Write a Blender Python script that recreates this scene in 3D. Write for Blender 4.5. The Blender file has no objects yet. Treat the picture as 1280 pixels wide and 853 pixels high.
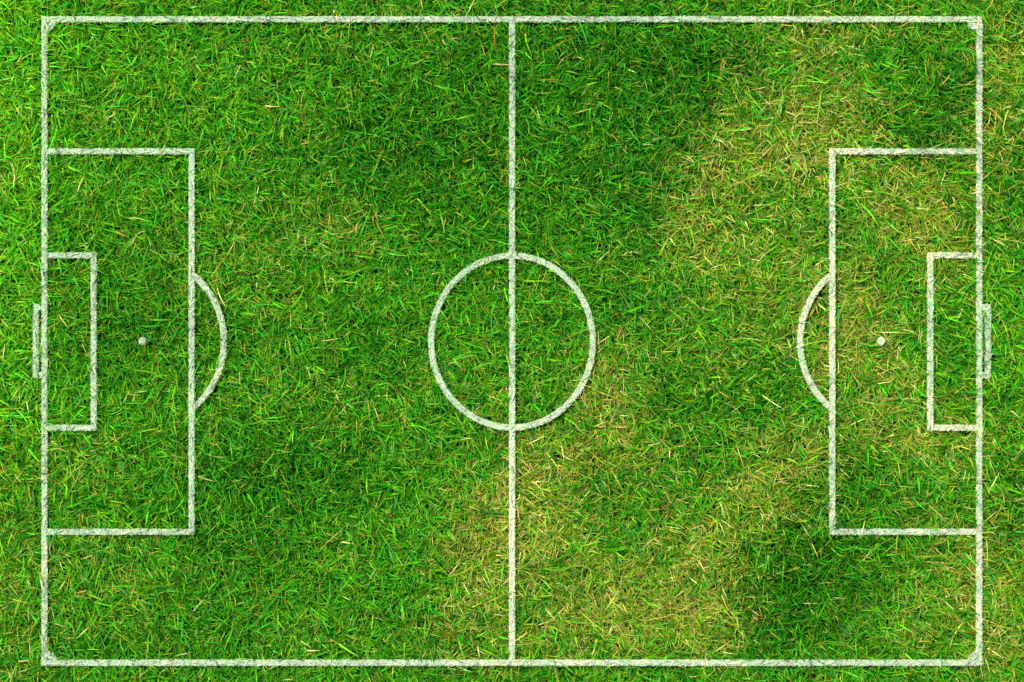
import bpy, math
import numpy as np

rng = np.random.default_rng(11)
sc = bpy.context.scene
COL = sc.collection
MM = 0.001          # one millimetre; the plan below is drawn in millimetres, x to the right, y up

# ------------------------------------------------------------------ layout of the little pitch (plan, mm)
# 1280 x 853 mm of turf; plan coordinates with the origin at the middle of the plot
def P(px, py):
    return px - 640.0, 426.5 - py

HW = 2.95           # half width of a sprayed line
XL, XR = 56.0, 1223.9
YT, YB = 24.6, 828.7
XM = 640.3

MARKS = []          # (thing key, part name or None, test(x, y) in plan mm, sampler())

def rect(x0, y0, x1, y1):
    ax, ay = P(min(x0, x1), max(y0, y1)); bx, by = P(max(x0, x1), min(y0, y1))
    def test(x, y): return (x >= ax) & (x <= bx) & (y >= ay) & (y <= by)
    def sample(r, dens):
        n = int((bx-ax+6)*(by-ay+6)*dens) + 1
        return r.uniform(ax-3, bx+3, n), r.uniform(ay-3, by+3, n)
    return test, sample, ((ax+bx)/2, (ay+by)/2), None

def round_rect(x0, y0, x1, y1, rad):
    t0, s, c, _ = rect(x0, y0, x1, y1)
    ax, ay = P(min(x0, x1), max(y0, y1)); bx, by = P(max(x0, x1), min(y0, y1))
    def test(x, y):
        dx = np.maximum(np.maximum(ax+rad-x, x-bx+rad), 0); dy = np.maximum(np.maximum(ay+rad-y, y-by+rad), 0)
        return t0(x, y) & (dx*dx+dy*dy <= rad*rad)
    return test, s, c, None

def ring(cx, cy, rx, ry, hw, keep=lambda x, y: np.ones_like(x, bool), a0=0, a1=2*math.pi):
    ux, uy = P(cx, cy)
    def test(x, y):
        dx, dy = x-ux, y-uy
        q = np.sqrt((dx/rx)**2 + (dy/ry)**2) + 1e-9
        g = np.sqrt((dx/rx**2)**2 + (dy/ry**2)**2)/q + 1e-9
        return (np.abs(q-1)/g <= hw) & keep(x, y)
    def sample(r, dens):
        n = int((a1-a0)*max(rx, ry)*(2*hw+6)*dens)
        a = r.uniform(a0, a1, n); o = r.uniform(-hw-3, hw+3, n)
        return ux+(rx+o)*np.cos(a), uy+(ry+o)*np.sin(a)
    return test, sample, (ux, uy), None

def disc(cx, cy, rad):
    ux, uy = P(cx, cy)
    def test(x, y): return (x-ux)**2+(y-uy)**2 <= rad*rad
    def sample(r, dens):
        n = int((2*rad+6)**2*dens)
        return r.uniform(ux-rad-3, ux+rad+3, n), r.uniform(uy-rad-3, uy+rad+3, n)
    return test, sample, (ux, uy), None

def mark(key, part, shape): MARKS.append((key, part, shape))

# earlier entries win where two sprayed lines cross
mark('touch_far', None, rect(XL-HW, YT-HW, XR+HW, YT+HW))
mark('touch_near', None, rect(XL-HW, YB-HW, XR+HW, YB+HW))
mark('goalline_w', None, rect(XL-HW, YT-HW, XL+HW, YB+HW))
mark('goalline_e', None, rect(XR-HW, YT-HW, XR+HW, YB+HW))
mark('halfway', None, rect(XM-HW, YT-HW, XM+HW, YB+HW))
mark('circle', None, ring(640.2, 427.4, 101.0, 107.4, HW))
for side, xo, xp, xg, xb, sx, s in (('w', XL, 239.8, 117.4, 45.2, 178.7, 1), ('e', XR, 1040.4, 1162.8, 1234.9, 1101.6, -1)):
    mark('pen_'+side, 'front_line', rect(xp-HW, 189.6-HW, xp+HW, 665.0+HW))
    mark('pen_'+side, 'side_line', rect(xo, 189.6-HW, xp, 189.6+HW))
    mark('pen_'+side, 'side_line', rect(xo, 665.0-HW, xp, 665.0+HW))
    mark('box_'+side, 'front_line', rect(xg-HW, 319.6-HW, xg+HW, 535.0+HW))
    mark('box_'+side, 'side_line', rect(xo, 319.6-HW, xg, 319.6+HW))
    mark('box_'+side, 'side_line', rect(xo, 535.0-HW, xg, 535.0+HW))
    mark('goal_'+side, 'back_line', round_rect(xb-3.0, 384.4-3.1, xb+3.0, 469.6+3.1, 2.6))
    mark('goal_'+side, 'side_line', rect(xb, 384.4-3.2, xo, 384.4+3.2))
    mark('goal_'+side, 'side_line', rect(xb, 469.6-3.2, xo, 469.6+3.2))
    xw = P(xp, 0)[0]
    keep = (lambda x, y, xw=xw: x > xw) if s > 0 else (lambda x, y, xw=xw: x < xw)
    aa = (-1.0, 1.0) if s > 0 else (math.pi-1.0, math.pi+1.0)
    mark('arc_'+side, None, ring(sx, 427.2, 101.4, 106.0, HW, keep, *aa))
    mark('spot_'+side, None, disc(sx, 426.8, 4.2))
for key, cx, cy, sx, sy in (('corner_nw', XL, YT, 1, -1), ('corner_ne', XR, YT, -1, -1), ('corner_sw', XL, YB, 1, 1), ('corner_se', XR, YB, -1, 1)):
    ux, uy = P(cx, cy)
    keep = lambda x, y, ux=ux, uy=uy, sx=sx, sy=sy: ((x-ux)*sx >= 0) & ((y-uy)*sy >= 0)
    mark(key, None, ring(cx, cy, 11.6, 11.6, 3.2, keep))

def mark_id(x, y):
    out = np.full(x.shape, -1, np.int16)
    for i in range(len(MARKS)-1, -1, -1):
        out[MARKS[i][2][0](x, y)] = i
    return out

# ------------------------------------------------------------------ where the turf is dry, lush or light (plan pixels = mm)
DRY = [(385,155,32,22,.5),(350,280,85,50,.38),(330,370,65,40,.32),(425,290,40,30,.35),(100,140,28,22,.3),(15,230,30,110,.3),
 (500,20,60,25,.3),(1000,50,50,34,.5),(1100,35,80,30,.36),(930,120,40,34,.5),(1040,150,70,46,.72),(885,215,42,48,.75),(855,280,34,44,.6),
 (960,205,60,40,.4),(1010,195,50,36,.45),(1150,270,56,50,.85),(1130,220,50,30,.4),(1250,100,40,110,.5),(1240,175,36,40,.55),
 (1062,400,46,44,1.0),(1000,310,60,40,.35),(900,330,70,50,.3),(1190,330,40,40,.3),(350,470,70,40,.35),(110,580,60,36,.42),
 (120,715,100,55,.42),(18,750,36,90,.5),(370,800,30,22,.6),(430,690,44,30,.28),(610,700,52,58,.95),(565,790,50,38,.7),(620,640,40,30,.35),
 (550,600,40,36,.25),(620,490,36,30,.4),(470,520,60,30,.25),(30,560,30,60,.3),(752,480,36,40,.8),(780,550,50,36,.62),(668,610,46,56,.72),
 (700,570,40,30,.4),(975,580,48,36,.65),(930,640,90,36,.45),(870,700,55,44,.6),(830,770,80,46,.82),(755,760,70,50,.5),(700,680,55,45,.45),
 (895,755,46,40,.5),(1100,540,100,26,.4),(1172,545,40,26,.45),(1060,460,44,36,.45),(1255,790,36,60,.65),(1200,700,40,36,.35),
 (1180,745,44,26,.3),(660,805,60,30,.35),(1140,800,60,30,.3),(850,450,60,40,.2),(1120,470,40,40,.3),(955,400,60,60,.3),(240,330,60,60,.15),(1010,380,300,260,.06),(860,640,260,160,.06),(1180,620,120,120,.10),(1240,700,60,120,.25)]
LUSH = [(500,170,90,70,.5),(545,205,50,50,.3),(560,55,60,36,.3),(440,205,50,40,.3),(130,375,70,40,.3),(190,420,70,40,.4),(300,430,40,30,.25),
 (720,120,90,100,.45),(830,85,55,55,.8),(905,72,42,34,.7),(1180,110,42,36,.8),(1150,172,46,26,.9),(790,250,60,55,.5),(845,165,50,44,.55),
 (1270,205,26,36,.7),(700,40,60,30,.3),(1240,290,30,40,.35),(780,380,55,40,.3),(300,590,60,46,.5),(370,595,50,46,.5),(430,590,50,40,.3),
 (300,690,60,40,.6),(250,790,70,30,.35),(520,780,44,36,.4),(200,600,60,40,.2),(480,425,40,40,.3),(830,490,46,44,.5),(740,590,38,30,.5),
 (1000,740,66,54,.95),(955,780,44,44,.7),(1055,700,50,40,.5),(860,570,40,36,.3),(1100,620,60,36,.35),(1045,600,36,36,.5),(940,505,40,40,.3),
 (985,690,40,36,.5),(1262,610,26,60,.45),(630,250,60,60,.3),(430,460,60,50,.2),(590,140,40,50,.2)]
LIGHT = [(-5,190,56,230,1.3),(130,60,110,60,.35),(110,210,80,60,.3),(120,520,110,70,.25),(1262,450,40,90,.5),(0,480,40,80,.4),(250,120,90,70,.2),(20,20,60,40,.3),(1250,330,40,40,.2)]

def field(spots, x, y):
    px, py = x+640.0, 426.5-y
    v = np.zeros_like(px)
    for cx, cy, rx, ry, a in spots:
        v += a*np.exp(-.5*(((px-cx)/(rx*.8))**2+((py-cy)/(ry*.8))**2))
    return v

def wavy(x, y, s, seed):
    """a smooth irregular field, roughly -1..1, of feature size s (mm)"""
    r = np.random.default_rng(seed); v = np.zeros_like(x)
    for k in range(10):
        a = r.uniform(0, 2*math.pi); f = 2*math.pi/s*r.uniform(.6, 1.7)
        v += np.sin((x*math.cos(a)+y*math.sin(a))*f + r.uniform(0, 6.28))
    return v/3.2

# ------------------------------------------------------------------ blades
C = lambda *a: np.array(a, np.float64)
PAL = np.array([[.010,.135,.002],[.033,.272,.003],[.072,.372,.005],[.028,.285,.018],[.145,.360,.005],[.42,.42,.045],[.62,.62,.18],[.30,.24,.012],[.10,.09,.012]])

def blade_colours(bx, by, r, extra_dry=0.0):
    n = len(bx)
    D = np.clip(field(DRY, bx, by)*np.where(bx < -90, .70, 1.2)*np.clip(1+.6*wavy(bx, by, 34, 31), .2, 1.7) + .16*wavy(bx, by, 38, 5) + .06*wavy(bx, by, 140, 6) + extra_dry, 0, 1.1)
    D = D*(.55+.75*D)
    out = np.clip((np.maximum(np.abs(bx)-640, np.abs(by)-426))/120, 0, 1)
    D = D + out*np.clip(.12+.30*wavy(bx, by, 420, 41), 0, .6)
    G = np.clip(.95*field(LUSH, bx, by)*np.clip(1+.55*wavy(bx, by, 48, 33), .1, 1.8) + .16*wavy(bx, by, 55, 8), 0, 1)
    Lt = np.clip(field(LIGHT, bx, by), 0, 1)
    w = np.stack([.14+.55*G-.05*D, .36-.16*D+.1*G, .26+.25*Lt-.20*D-.12*G, .07+.05*G-.04*D,
                  .13+.34*D+.32*Lt-.07*G, .015+.66*D-.02*G, .004+.22*D-.01*G, .012+.06*D, .010+.06*D], 1)
    w = np.clip(w, .002, None); w /= w.sum(1, keepdims=True)
    k = (r.random(n)[:, None] > np.cumsum(w, 1)).sum(1).clip(0, 8)
    j = np.exp(r.normal(0, .24, n))[:, None]
    hue = 1+r.normal(0, .10, (n, 3))*np.where(k >= 5, .4, 1.0)[:, None]
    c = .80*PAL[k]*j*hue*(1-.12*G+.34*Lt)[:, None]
    return np.clip(c, .002, .8), k, D, G

def make_blades(bx, by, az, L, e0, e1, bend, W, z0, roll, seg):
    """centre lines and edges of n blades; returns left/right points (n, seg+1, 3) in mm and the centre line"""
    n = len(bx); t = np.linspace(0, 1, seg+1)
    tm = (t[:-1]+t[1:])/2
    el = e0[:, None] + (e1-e0)[:, None]*tm[None]**1.2
    a = az[:, None] + bend[:, None]*tm[None]
    st = (L/seg)[:, None]
    d = np.stack([np.cos(el)*np.cos(a)*st, np.cos(el)*np.sin(a)*st, np.sin(el)*st], 2)
    p = np.concatenate([np.zeros((n, 1, 3)), np.cumsum(d, 1)], 1)
    p[:, :, 0] += bx[:, None]; p[:, :, 1] += by[:, None]; p[:, :, 2] += z0[:, None]
    p[:, :, 2] = np.maximum(p[:, :, 2], .6)
    T = np.concatenate([d, d[:, -1:]], 1); T /= np.linalg.norm(T, axis=2, keepdims=True)+1e-9
    aa = np.concatenate([a, a[:, -1:]], 1)
    side = np.stack([-np.sin(aa), np.cos(aa), np.zeros_like(aa)], 2)
    nor = np.cross(T, side)
    rl = roll[:, None, None]*(.4+.9*t[None, :, None])
    side = side*np.cos(rl) + nor*np.sin(rl)
    prof = np.where(t < .35, .72+.28*t/.35, np.maximum(1-((t-.35)/.65)**1.6, 0)) ; prof[-1] = .06
    hwid = (W/2)[:, None, None]*prof[None, :, None]
    return p-side*hwid, p+side*hwid, p

class Bag:
    """collects quads with a colour per corner point"""
    def __init__(s): s.v = []; s.c = []
    def add(s, quads, cols): s.v.append(quads.astype(np.float32)); s.c.append(cols.astype(np.float32))   # (m,4,3), (m,4,3)
    def build(s, name, mat, origin=(0, 0, 0), parent=None):
        q = np.concatenate(s.v); c = np.concatenate(s.c); m = len(q)
        me = bpy.data.meshes.new(name)
        me.vertices.add(m*4); me.loops.add(m*4); me.polygons.add(m)
        co = (q.reshape(-1, 3)*MM - np.array(origin, np.float32)).astype(np.float32)
        me.vertices.foreach_set('co', co.ravel())
        me.loops.foreach_set('vertex_index', np.arange(m*4, dtype=np.int32))
        me.polygons.foreach_set('loop_start', np.arange(0, m*4, 4, dtype=np.int32))
        me.update(calc_edges=True)
        at = me.attributes.new('blade_colour', 'FLOAT_COLOR', 'POINT')
        at.data.foreach_set('color', np.concatenate([c.reshape(-1, 3), np.ones((m*4, 1), np.float32)], 1).ravel())
        me.materials.append(mat)
        o = bpy.data.objects.new(name, me); COL.objects.link(o)
        if parent: o.parent = parent
        else: o.location = origin
        return o

GREEN, DRYB = Bag(), Bag()
PAINT = [Bag() for _ in MARKS]

def quads_of(Lp, Rp): return np.stack([Lp[:, :-1], Rp[:, :-1], Rp[:, 1:], Lp[:, 1:]], 2)     # (n, seg, 4, 3)

def colour_along(c, k, seg, r):
    """blade colour from sheath to tip: dull brownish sheath darkened with gap shade, some tips dried out"""
    n = len(c); t = np.linspace(0, 1, seg+1)[None, :, None]
    sheath = c*.7+np.array([.012, .011, .002])  # brownish, with shade put into the colour to deepen gaps between blades
    tipdry = (r.random(n) < .10)[:, None, None]
    tip = np.where(tipdry, np.array([.40, .38, .045]), (c*1.15)[:, None, :])
    f = np.clip((t-.72)/.28, 0, 1)
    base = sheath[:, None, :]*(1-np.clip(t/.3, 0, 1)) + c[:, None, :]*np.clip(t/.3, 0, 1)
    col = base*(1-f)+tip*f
    return np.stack([col[:, :-1], col[:, :-1], col[:, 1:], col[:, 1:]], 2)

def white(c, r, k=.70):
    """whitewash over a blade: thin enough that the blade's own hue still tints it"""
    m = len(c)
    cover = np.clip(k+np.zeros(m), .5, .95)[:, None, None]
    w = np.array([.365, .37, .325])*np.exp(r.normal(0, .04, m))[:, None, None]
    lum = c.mean(2, keepdims=True)
    return np.clip(w*cover + (c*2.0+.10)*(1-cover), 0, .8)

# a 1 mm map of "a line is close", to know which blades need fine cuts
gy, gx = np.mgrid[-440:441, -660:661]
near = mark_id(gx.astype(float), gy.astype(float)) >= 0
for _ in range(5):
    q = near.copy(); q[1:] |= near[:-1]; q[:-1] |= near[1:]; q[:, 1:] |= near[:, :-1]; q[:, :-1] |= near[:, 1:]; near = q

def is_near(p):
    ix = np.clip(np.rint(p[..., 0]).astype(int)+660, 0, 1320); iy = np.clip(np.rint(p[..., 1]).astype(int)+440, 0, 880)
    return near[iy, ix].any(1)

PAINT_FLOOR = 12.0

def emit(args, c, k, seg, r, lines):
    straw = (k == 5) | (k == 6) | (k == 7) | (k == 8)
    if lines:
        _, _, p = make_blades(*args, 6)
        nr = is_near(p)
    else:
        nr = np.zeros(len(c), bool)
    far = ~nr
    if far.any():
        a = [x[far] for x in args]
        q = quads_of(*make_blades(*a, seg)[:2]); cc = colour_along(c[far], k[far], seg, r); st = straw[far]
        for bag, sel in ((GREEN, ~st), (DRYB, st)):
            bag.add(q[sel].reshape(-1, 4, 3), cc[sel].reshape(-1, 4, 3))
    if nr.any():
        a = [x[nr] for x in args]; S = 20
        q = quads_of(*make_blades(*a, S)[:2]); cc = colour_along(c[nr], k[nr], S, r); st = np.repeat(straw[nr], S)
        q = q.reshape(-1, 4, 3); cc = cc.reshape(-1, 4, 3)
        m = q.mean(1)+r.normal(0, .48, (len(q), 3)); ids = mark_id(m[:, 0], m[:, 1]); ids[m[:, 2] < PAINT_FLOOR] = -1
        GREEN.add(q[(ids < 0) & ~st], cc[(ids < 0) & ~st]); DRYB.add(q[(ids < 0) & st], cc[(ids < 0) & st])
        for i in np.unique(ids[ids >= 0]):
            s = ids == i
            PAINT[i].add(q[s], white(cc[s], r))

def turf(x0, x1, y0, y1, tillers, per, scale, wide, seg, hole=None, lines=False):
    r = rng
    n = int((x1-x0)*(y1-y0)*1e-6*tillers)
    # one tiller per cell of a jittered grid: irregular, but without bald holes
    cell = math.sqrt((x1-x0)*(y1-y0)/n); nx, ny = int((x1-x0)/cell), int((y1-y0)/cell)
    ix, iy = np.meshgrid(np.arange(nx), np.arange(ny)); n = nx*ny
    tx = x0+(ix.ravel()+r.uniform(-.25, 1.25, n))*cell; ty = y0+(iy.ravel()+r.uniform(-.25, 1.25, n))*cell
    if hole is not None:
        ok = ~((np.abs(tx) < hole[0]) & (np.abs(ty) < hole[1])); tx, ty = tx[ok], ty[ok]; n = len(tx)
    cnt = r.integers(per[0], per[1]+1, n)
    ti = np.repeat(np.arange(n), cnt)
    N = len(ti)
    bx = tx[ti]+r.normal(0, 1.3*scale, N); by = ty[ti]+r.normal(0, 1.3*scale, N)
    flow = 1.6*wavy(tx, ty, 70, 21)+1.2*wavy(tx, ty, 190, 22)
    taz = np.where(r.random(n) < .40, flow+r.normal(0, .6, n), r.uniform(0, 2*math.pi, n))
    az = taz[ti] + r.normal(0, 1.0, N)
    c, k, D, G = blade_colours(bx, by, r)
    L = (np.exp(r.normal(math.log(27), .25, N))*(1+.14*G-.10*D))*scale
    edge = np.clip((np.abs(bx)-480)/160, 0, 1.2); L *= 1+.18*edge
    e0 = np.radians(r.uniform(32, 78, N)-4*D); e1 = e0-np.radians(r.uniform(5, 62, N))
    up = np.radians(15)*G; e0 += up; e1 += up; e1 = np.maximum(e1, np.radians(-28))
    bend = r.normal(0, .28, N)
    kink = r.random(N) < .08; bend[kink] *= 3
    W = np.clip(np.exp(r.normal(math.log(1.72), .26, N)), .9, 3.6)*wide
    W *= np.where(k >= 5, .66, 1.0)*(1+.12*edge)
    z0 = r.uniform(0, 4, N)
    roll = r.normal(0, .40, N)
    emit([bx, by, az, L, e0, e1, bend, W, z0, roll], c, k, seg, r, lines)
    # thatch: short spent blades lying low
    M = int(N*.08)
    i = r.integers(0, N, M)
    hx, hy = bx[i]+r.normal(0, 6, M), by[i]+r.normal(0, 6, M)
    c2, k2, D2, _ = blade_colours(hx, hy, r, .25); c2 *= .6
    emit([hx, hy, r.uniform(0, 6.28, M), r.uniform(10, 26, M)*scale, np.radians(r.uniform(0, 25, M)), np.radians(r.uniform(-15, 15, M)),
          r.normal(0, .5, M), r.uniform(1.0, 2.4, M)*wide, r.uniform(1, 7, M), r.normal(0, .5, M)], c2, k2, max(2, seg-1), r, lines)

turf(-720, 720, -500, 500, 39000, (3, 5), 1.0, 1.0, 4, None, True)
turf(-1350, 1350, -1100, 1100, 13000, (3, 4), 1.1, 1.9, 3, (720, 500))
turf(-3300, 3300, -3300, 3300, 2300, (3, 4), 1.3, 3.0, 2, (1350, 1100))

# matted, whitewashed blades that fill each sprayed line
def cat_spot(key): return key.startswith(('spot', 'corner'))
PAINT_Z = 18.2
for i, (key, part, shp) in enumerate(MARKS):
    x, y = shp[1](rng, 4.0 if cat_spot(key) else 2.8)
    n = len(x)
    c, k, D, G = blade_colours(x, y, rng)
    a = [x, y, rng.uniform(0, 6.28, n), rng.uniform(10, 24, n), np.radians(rng.uniform(-8, 16, n)), np.radians(rng.uniform(-14, 8, n)),
         rng.normal(0, .3, n), rng.uniform(1.1, 2.4, n), rng.normal(PAINT_Z, 1.4, n), rng.normal(0, .2, n)]
    S = 16
    Lp, Rp, p = make_blades(*a, S)
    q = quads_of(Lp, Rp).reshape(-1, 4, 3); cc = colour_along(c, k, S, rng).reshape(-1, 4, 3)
    m = q.mean(1)+rng.normal(0, .38, (len(q), 3)); ok = mark_id(m[:, 0], m[:, 1]) == i
    PAINT[i].add(q[ok], white(cc[ok], rng, .72))

# ------------------------------------------------------------------ materials
def leaf_material(name, trans, rough, spec, mottle):
    m = bpy.data.materials.new(name); m.use_nodes = True; nt = m.node_tree; nt.nodes.clear()
    out = nt.nodes.new('ShaderNodeOutputMaterial'); at = nt.nodes.new('ShaderNodeAttribute'); at.attribute_name = 'blade_colour'
    pr = nt.nodes.new('ShaderNodeBsdfPrincipled'); pr.inputs['Roughness'].default_value = rough; pr.inputs['Specular IOR Level'].default_value = spec
    tex = nt.nodes.new('ShaderNodeTexNoise'); tex.inputs['Scale'].default_value = 420; tex.inputs['Detail'].default_value = 1
    geo = nt.nodes.new('ShaderNodeNewGeometry'); nt.links.new(geo.outputs['Position'], tex.inputs['Vector'])
    mr = nt.nodes.new('ShaderNodeMapRange'); mr.inputs['From Min'].default_value = .3; mr.inputs['From Max'].default_value = .7
    mr.inputs['To Min'].default_value = 1-mottle; mr.inputs['To Max'].default_value = 1+mottle  # random noise variation of the blade's own tone
    nt.links.new(tex.outputs['Fac'], mr.inputs['Value'])
    mul = nt.nodes.new('ShaderNodeVectorMath'); mul.operation = 'SCALE'
    nt.links.new(at.outputs['Color'], mul.inputs[0]); nt.links.new(mr.outputs['Result'], mul.inputs['Scale'])
    nt.links.new(mul.outputs['Vector'], pr.inputs['Base Color'])
    tr = nt.nodes.new('ShaderNodeBsdfTranslucent'); nt.links.new(mul.outputs['Vector'], tr.inputs['Color'])
    mx = nt.nodes.new('ShaderNodeMixShader'); mx.inputs['Fac'].default_value = trans
    nt.links.new(pr.outputs[0], mx.inputs[1]); nt.links.new(tr.outputs[0], mx.inputs[2]); nt.links.new(mx.outputs[0], out.inputs['Surface'])
    return m

M_GREEN = leaf_material('green_blades', .12, .50, .16, .18)
M_DRY = leaf_material('straw_blades', .20, .6, .12, .18)
M_PAINT = leaf_material('whitewashed_blades', .12, .85, .1, .10)

def soil_material():
    m = bpy.data.materials.new('soil'); m.use_nodes = True; nt = m.node_tree; pr = nt.nodes['Principled BSDF']
    pr.inputs['Roughness'].default_value = .95; pr.inputs['Specular IOR Level'].default_value = .1
    geo = nt.nodes.new('ShaderNodeNewGeometry')
    def ramp(scale, detail, *stops):
        t = nt.nodes.new('ShaderNodeTexNoise'); t.inputs['Scale'].default_value = scale; t.inputs['Detail'].default_value = detail
        nt.links.new(geo.outputs['Position'], t.inputs['Vector'])
        r = nt.nodes.new('ShaderNodeValToRGB')
        r.color_ramp.elements[0].position = .35; r.color_ramp.elements[1].position = .65
        for e, c in zip(r.color_ramp.elements, stops): e.color = (*c, 1)
        nt.links.new(t.outputs['Fac'], r.inputs[0]); return t, r
    t1, near_c = ramp(140, 4, (.008, .007, .003), (.030, .022, .009))
    t2, far_c = ramp(1.4, 8, (.018, .085, .006), (.05, .13, .012))
    ln = nt.nodes.new('ShaderNodeVectorMath'); ln.operation = 'LENGTH'; nt.links.new(geo.outputs['Position'], ln.inputs[0])
    mr = nt.nodes.new('ShaderNodeMapRange'); mr.inputs['From Min'].default_value = 1.0; mr.inputs['From Max'].default_value = 1.7
    nt.links.new(ln.outputs['Value'], mr.inputs['Value'])
    mx = nt.nodes.new('ShaderNodeMix'); mx.data_type = 'RGBA'
    nt.links.new(mr.outputs['Result'], mx.inputs['Factor']); nt.links.new(near_c.outputs[0], mx.inputs['A']); nt.links.new(far_c.outputs[0], mx.inputs['B'])
    nt.links.new(mx.outputs['Result'], pr.inputs['Base Color'])
    bp = nt.nodes.new('ShaderNodeBump'); bp.inputs['Strength'].default_value = .6; bp.inputs['Distance'].default_value = .004
    nt.links.new(t1.outputs['Fac'], bp.inputs['Height']); nt.links.new(bp.outputs[0], pr.inputs['Normal'])
    return m

# ------------------------------------------------------------------ objects
def tag(o, label=None, cat=None, group=None, kind=None):
    for key, v in (('label', label), ('category', cat), ('group', group), ('kind', kind)):
        if v: o[key] = v

me = bpy.data.meshes.new('ground')
g = 300.0
me.from_pydata([(-g, -g, 0), (g, -g, 0), (g, g, 0), (-g, g, 0)], [], [(0, 1, 2, 3)]); me.materials.append(soil_material())
ground = bpy.data.objects.new('ground', me); COL.objects.link(ground)
tag(ground, 'dark brown soil showing between the grass blades', 'ground', kind='structure')

go = GREEN.build('grass', M_GREEN); tag(go, 'dense bright green lawn grass covering the whole pitch', 'grass', kind='stuff')
do = DRYB.build('dry_grass', M_DRY); tag(do, 'dry straw coloured grass blades scattered and in patches through the green lawn', 'dry grass', kind='stuff')

T = {  # key: name, label, category, group
 'touch_far': ('touchline', 'long white touchline along the upper edge, with the dark lush grass just below it', 'touchline', 'touchlines'),
 'touch_near': ('touchline', 'long white touchline along the lower edge, with straw patches above its middle', 'touchline', 'touchlines'),
 'goalline_w': ('goal_line', 'white goal line across the green left end, beside bright yellow-green grass', 'goal line', 'goal lines'),
 'goalline_e': ('goal_line', 'white goal line across the right end, where the grass is partly dry', 'goal line', 'goal lines'),
 'halfway': ('halfway_line', 'white halfway line cutting straight through the centre circle', 'halfway line', None),
 'circle': ('centre_circle', 'white painted circle in the middle of the pitch', 'centre circle', None),
 'pen_w': ('penalty_area', 'large white penalty box on evenly green grass at the left end', 'penalty area', 'penalty areas'),
 'pen_e': ('penalty_area', 'large white penalty box around dry straw-coloured patches at the right end', 'penalty area', 'penalty areas'),
 'box_w': ('goal_area', 'small white goal area box on deep green grass inside the left penalty box', 'goal area', 'goal areas'),
 'box_e': ('goal_area', 'small white goal area box inside the patchy right penalty box', 'goal area', 'goal areas'),
 'goal_w': ('goal_outline', 'narrow white goal rectangle painted just outside the left goal line', 'goal', 'goal outlines'),
 'goal_e': ('goal_outline', 'narrow white goal rectangle painted just outside the right goal line', 'goal', 'goal outlines'),
 'arc_w': ('penalty_arc', 'white arc bulging right from the front of the left penalty box', 'penalty arc', 'penalty arcs'),
 'arc_e': ('penalty_arc', 'white arc bulging left from the front of the right penalty box', 'penalty arc', 'penalty arcs'),
 'spot_w': ('penalty_spot', 'round white penalty spot on deep green grass', 'penalty spot', 'penalty spots'),
 'spot_e': ('penalty_spot', 'round white penalty spot at the edge of a dry straw patch', 'penalty spot', 'penalty spots'),
 'corner_nw': ('corner_arc', 'small white corner arc where the upper touchline meets the left goal line', 'corner arc', 'corner arcs'),
 'corner_ne': ('corner_arc', 'small white corner arc where the upper touchline meets the right goal line', 'corner arc', 'corner arcs'),
 'corner_sw': ('corner_arc', 'small white corner arc where the lower touchline meets the left goal line', 'corner arc', 'corner arcs'),
 'corner_se': ('corner_arc', 'small white corner arc where the lower touchline meets the right goal line', 'corner arc', 'corner arcs'),
}
roots = {}
for i, (key, part, shp) in enumerate(MARKS):
    name, label, cat, grp = T[key]
    org = (shp[2][0]*MM, shp[2][1]*MM, 0.0)
    if part is None:
        o = PAINT[i].build(name, M_PAINT, org); tag(o, label, cat, grp)
    else:
        if key not in roots:
            e = bpy.data.objects.new(name, None); COL.objects.link(e); e.location = org; e.empty_display_size = .02
            tag(e, label, cat, grp); roots[key] = (e, org)
        e, o0 = roots[key]
        PAINT[i].build(part, M_PAINT, o0, e)

# ------------------------------------------------------------------ light, sky, camera
EL, ROT = math.radians(60), math.radians(-40)      # sun towards the upper left of the pitch
w = bpy.data.worlds.new('World'); sc.world = w; w.use_nodes = True
nt = w.node_tree; bg = nt.nodes['Background']; bg.inputs['Strength'].default_value = .065
sky = nt.nodes.new('ShaderNodeTexSky'); sky.sky_type = 'NISHITA'; sky.sun_disc = False; sky.sun_elevation = EL; sky.sun_rotation = ROT
nt.links.new(sky.outputs[0], bg.inputs['Color'])
sl = bpy.data.lights.new('sun', 'SUN'); sl.energy = 3.6; sl.angle = math.radians(30); sl.color = (1, .95, .86)
so = bpy.data.objects.new('sun', sl); COL.objects.link(so)
from mathutils import Vector
d = Vector((math.sin(ROT)*math.cos(EL), math.cos(ROT)*math.cos(EL), math.sin(EL)))
so.rotation_euler = d.to_track_quat('Z', 'Y').to_euler(); so.location = (0, 0, 8)

cam = bpy.data.cameras.new('camera'); co = bpy.data.objects.new('camera', cam); COL.objects.link(co)
H = 4.5
co.location = (0, 0, H+PAINT_Z*MM); co.rotation_euler = (0, 0, 0)
cam.sensor_width = 36; cam.lens = 36*H/1.28; cam.clip_end = 1000; cam.clip_start = .05
sc.camera = co
vs = sc.view_settings
vs.view_transform = 'Standard'; vs.look = 'None'; vs.gamma = 1; vs.exposure = 1.25; vs.use_curve_mapping = False
sc.cycles.max_bounces = 6; sc.cycles.diffuse_bounces = 3; sc.cycles.transmission_bounces = 4
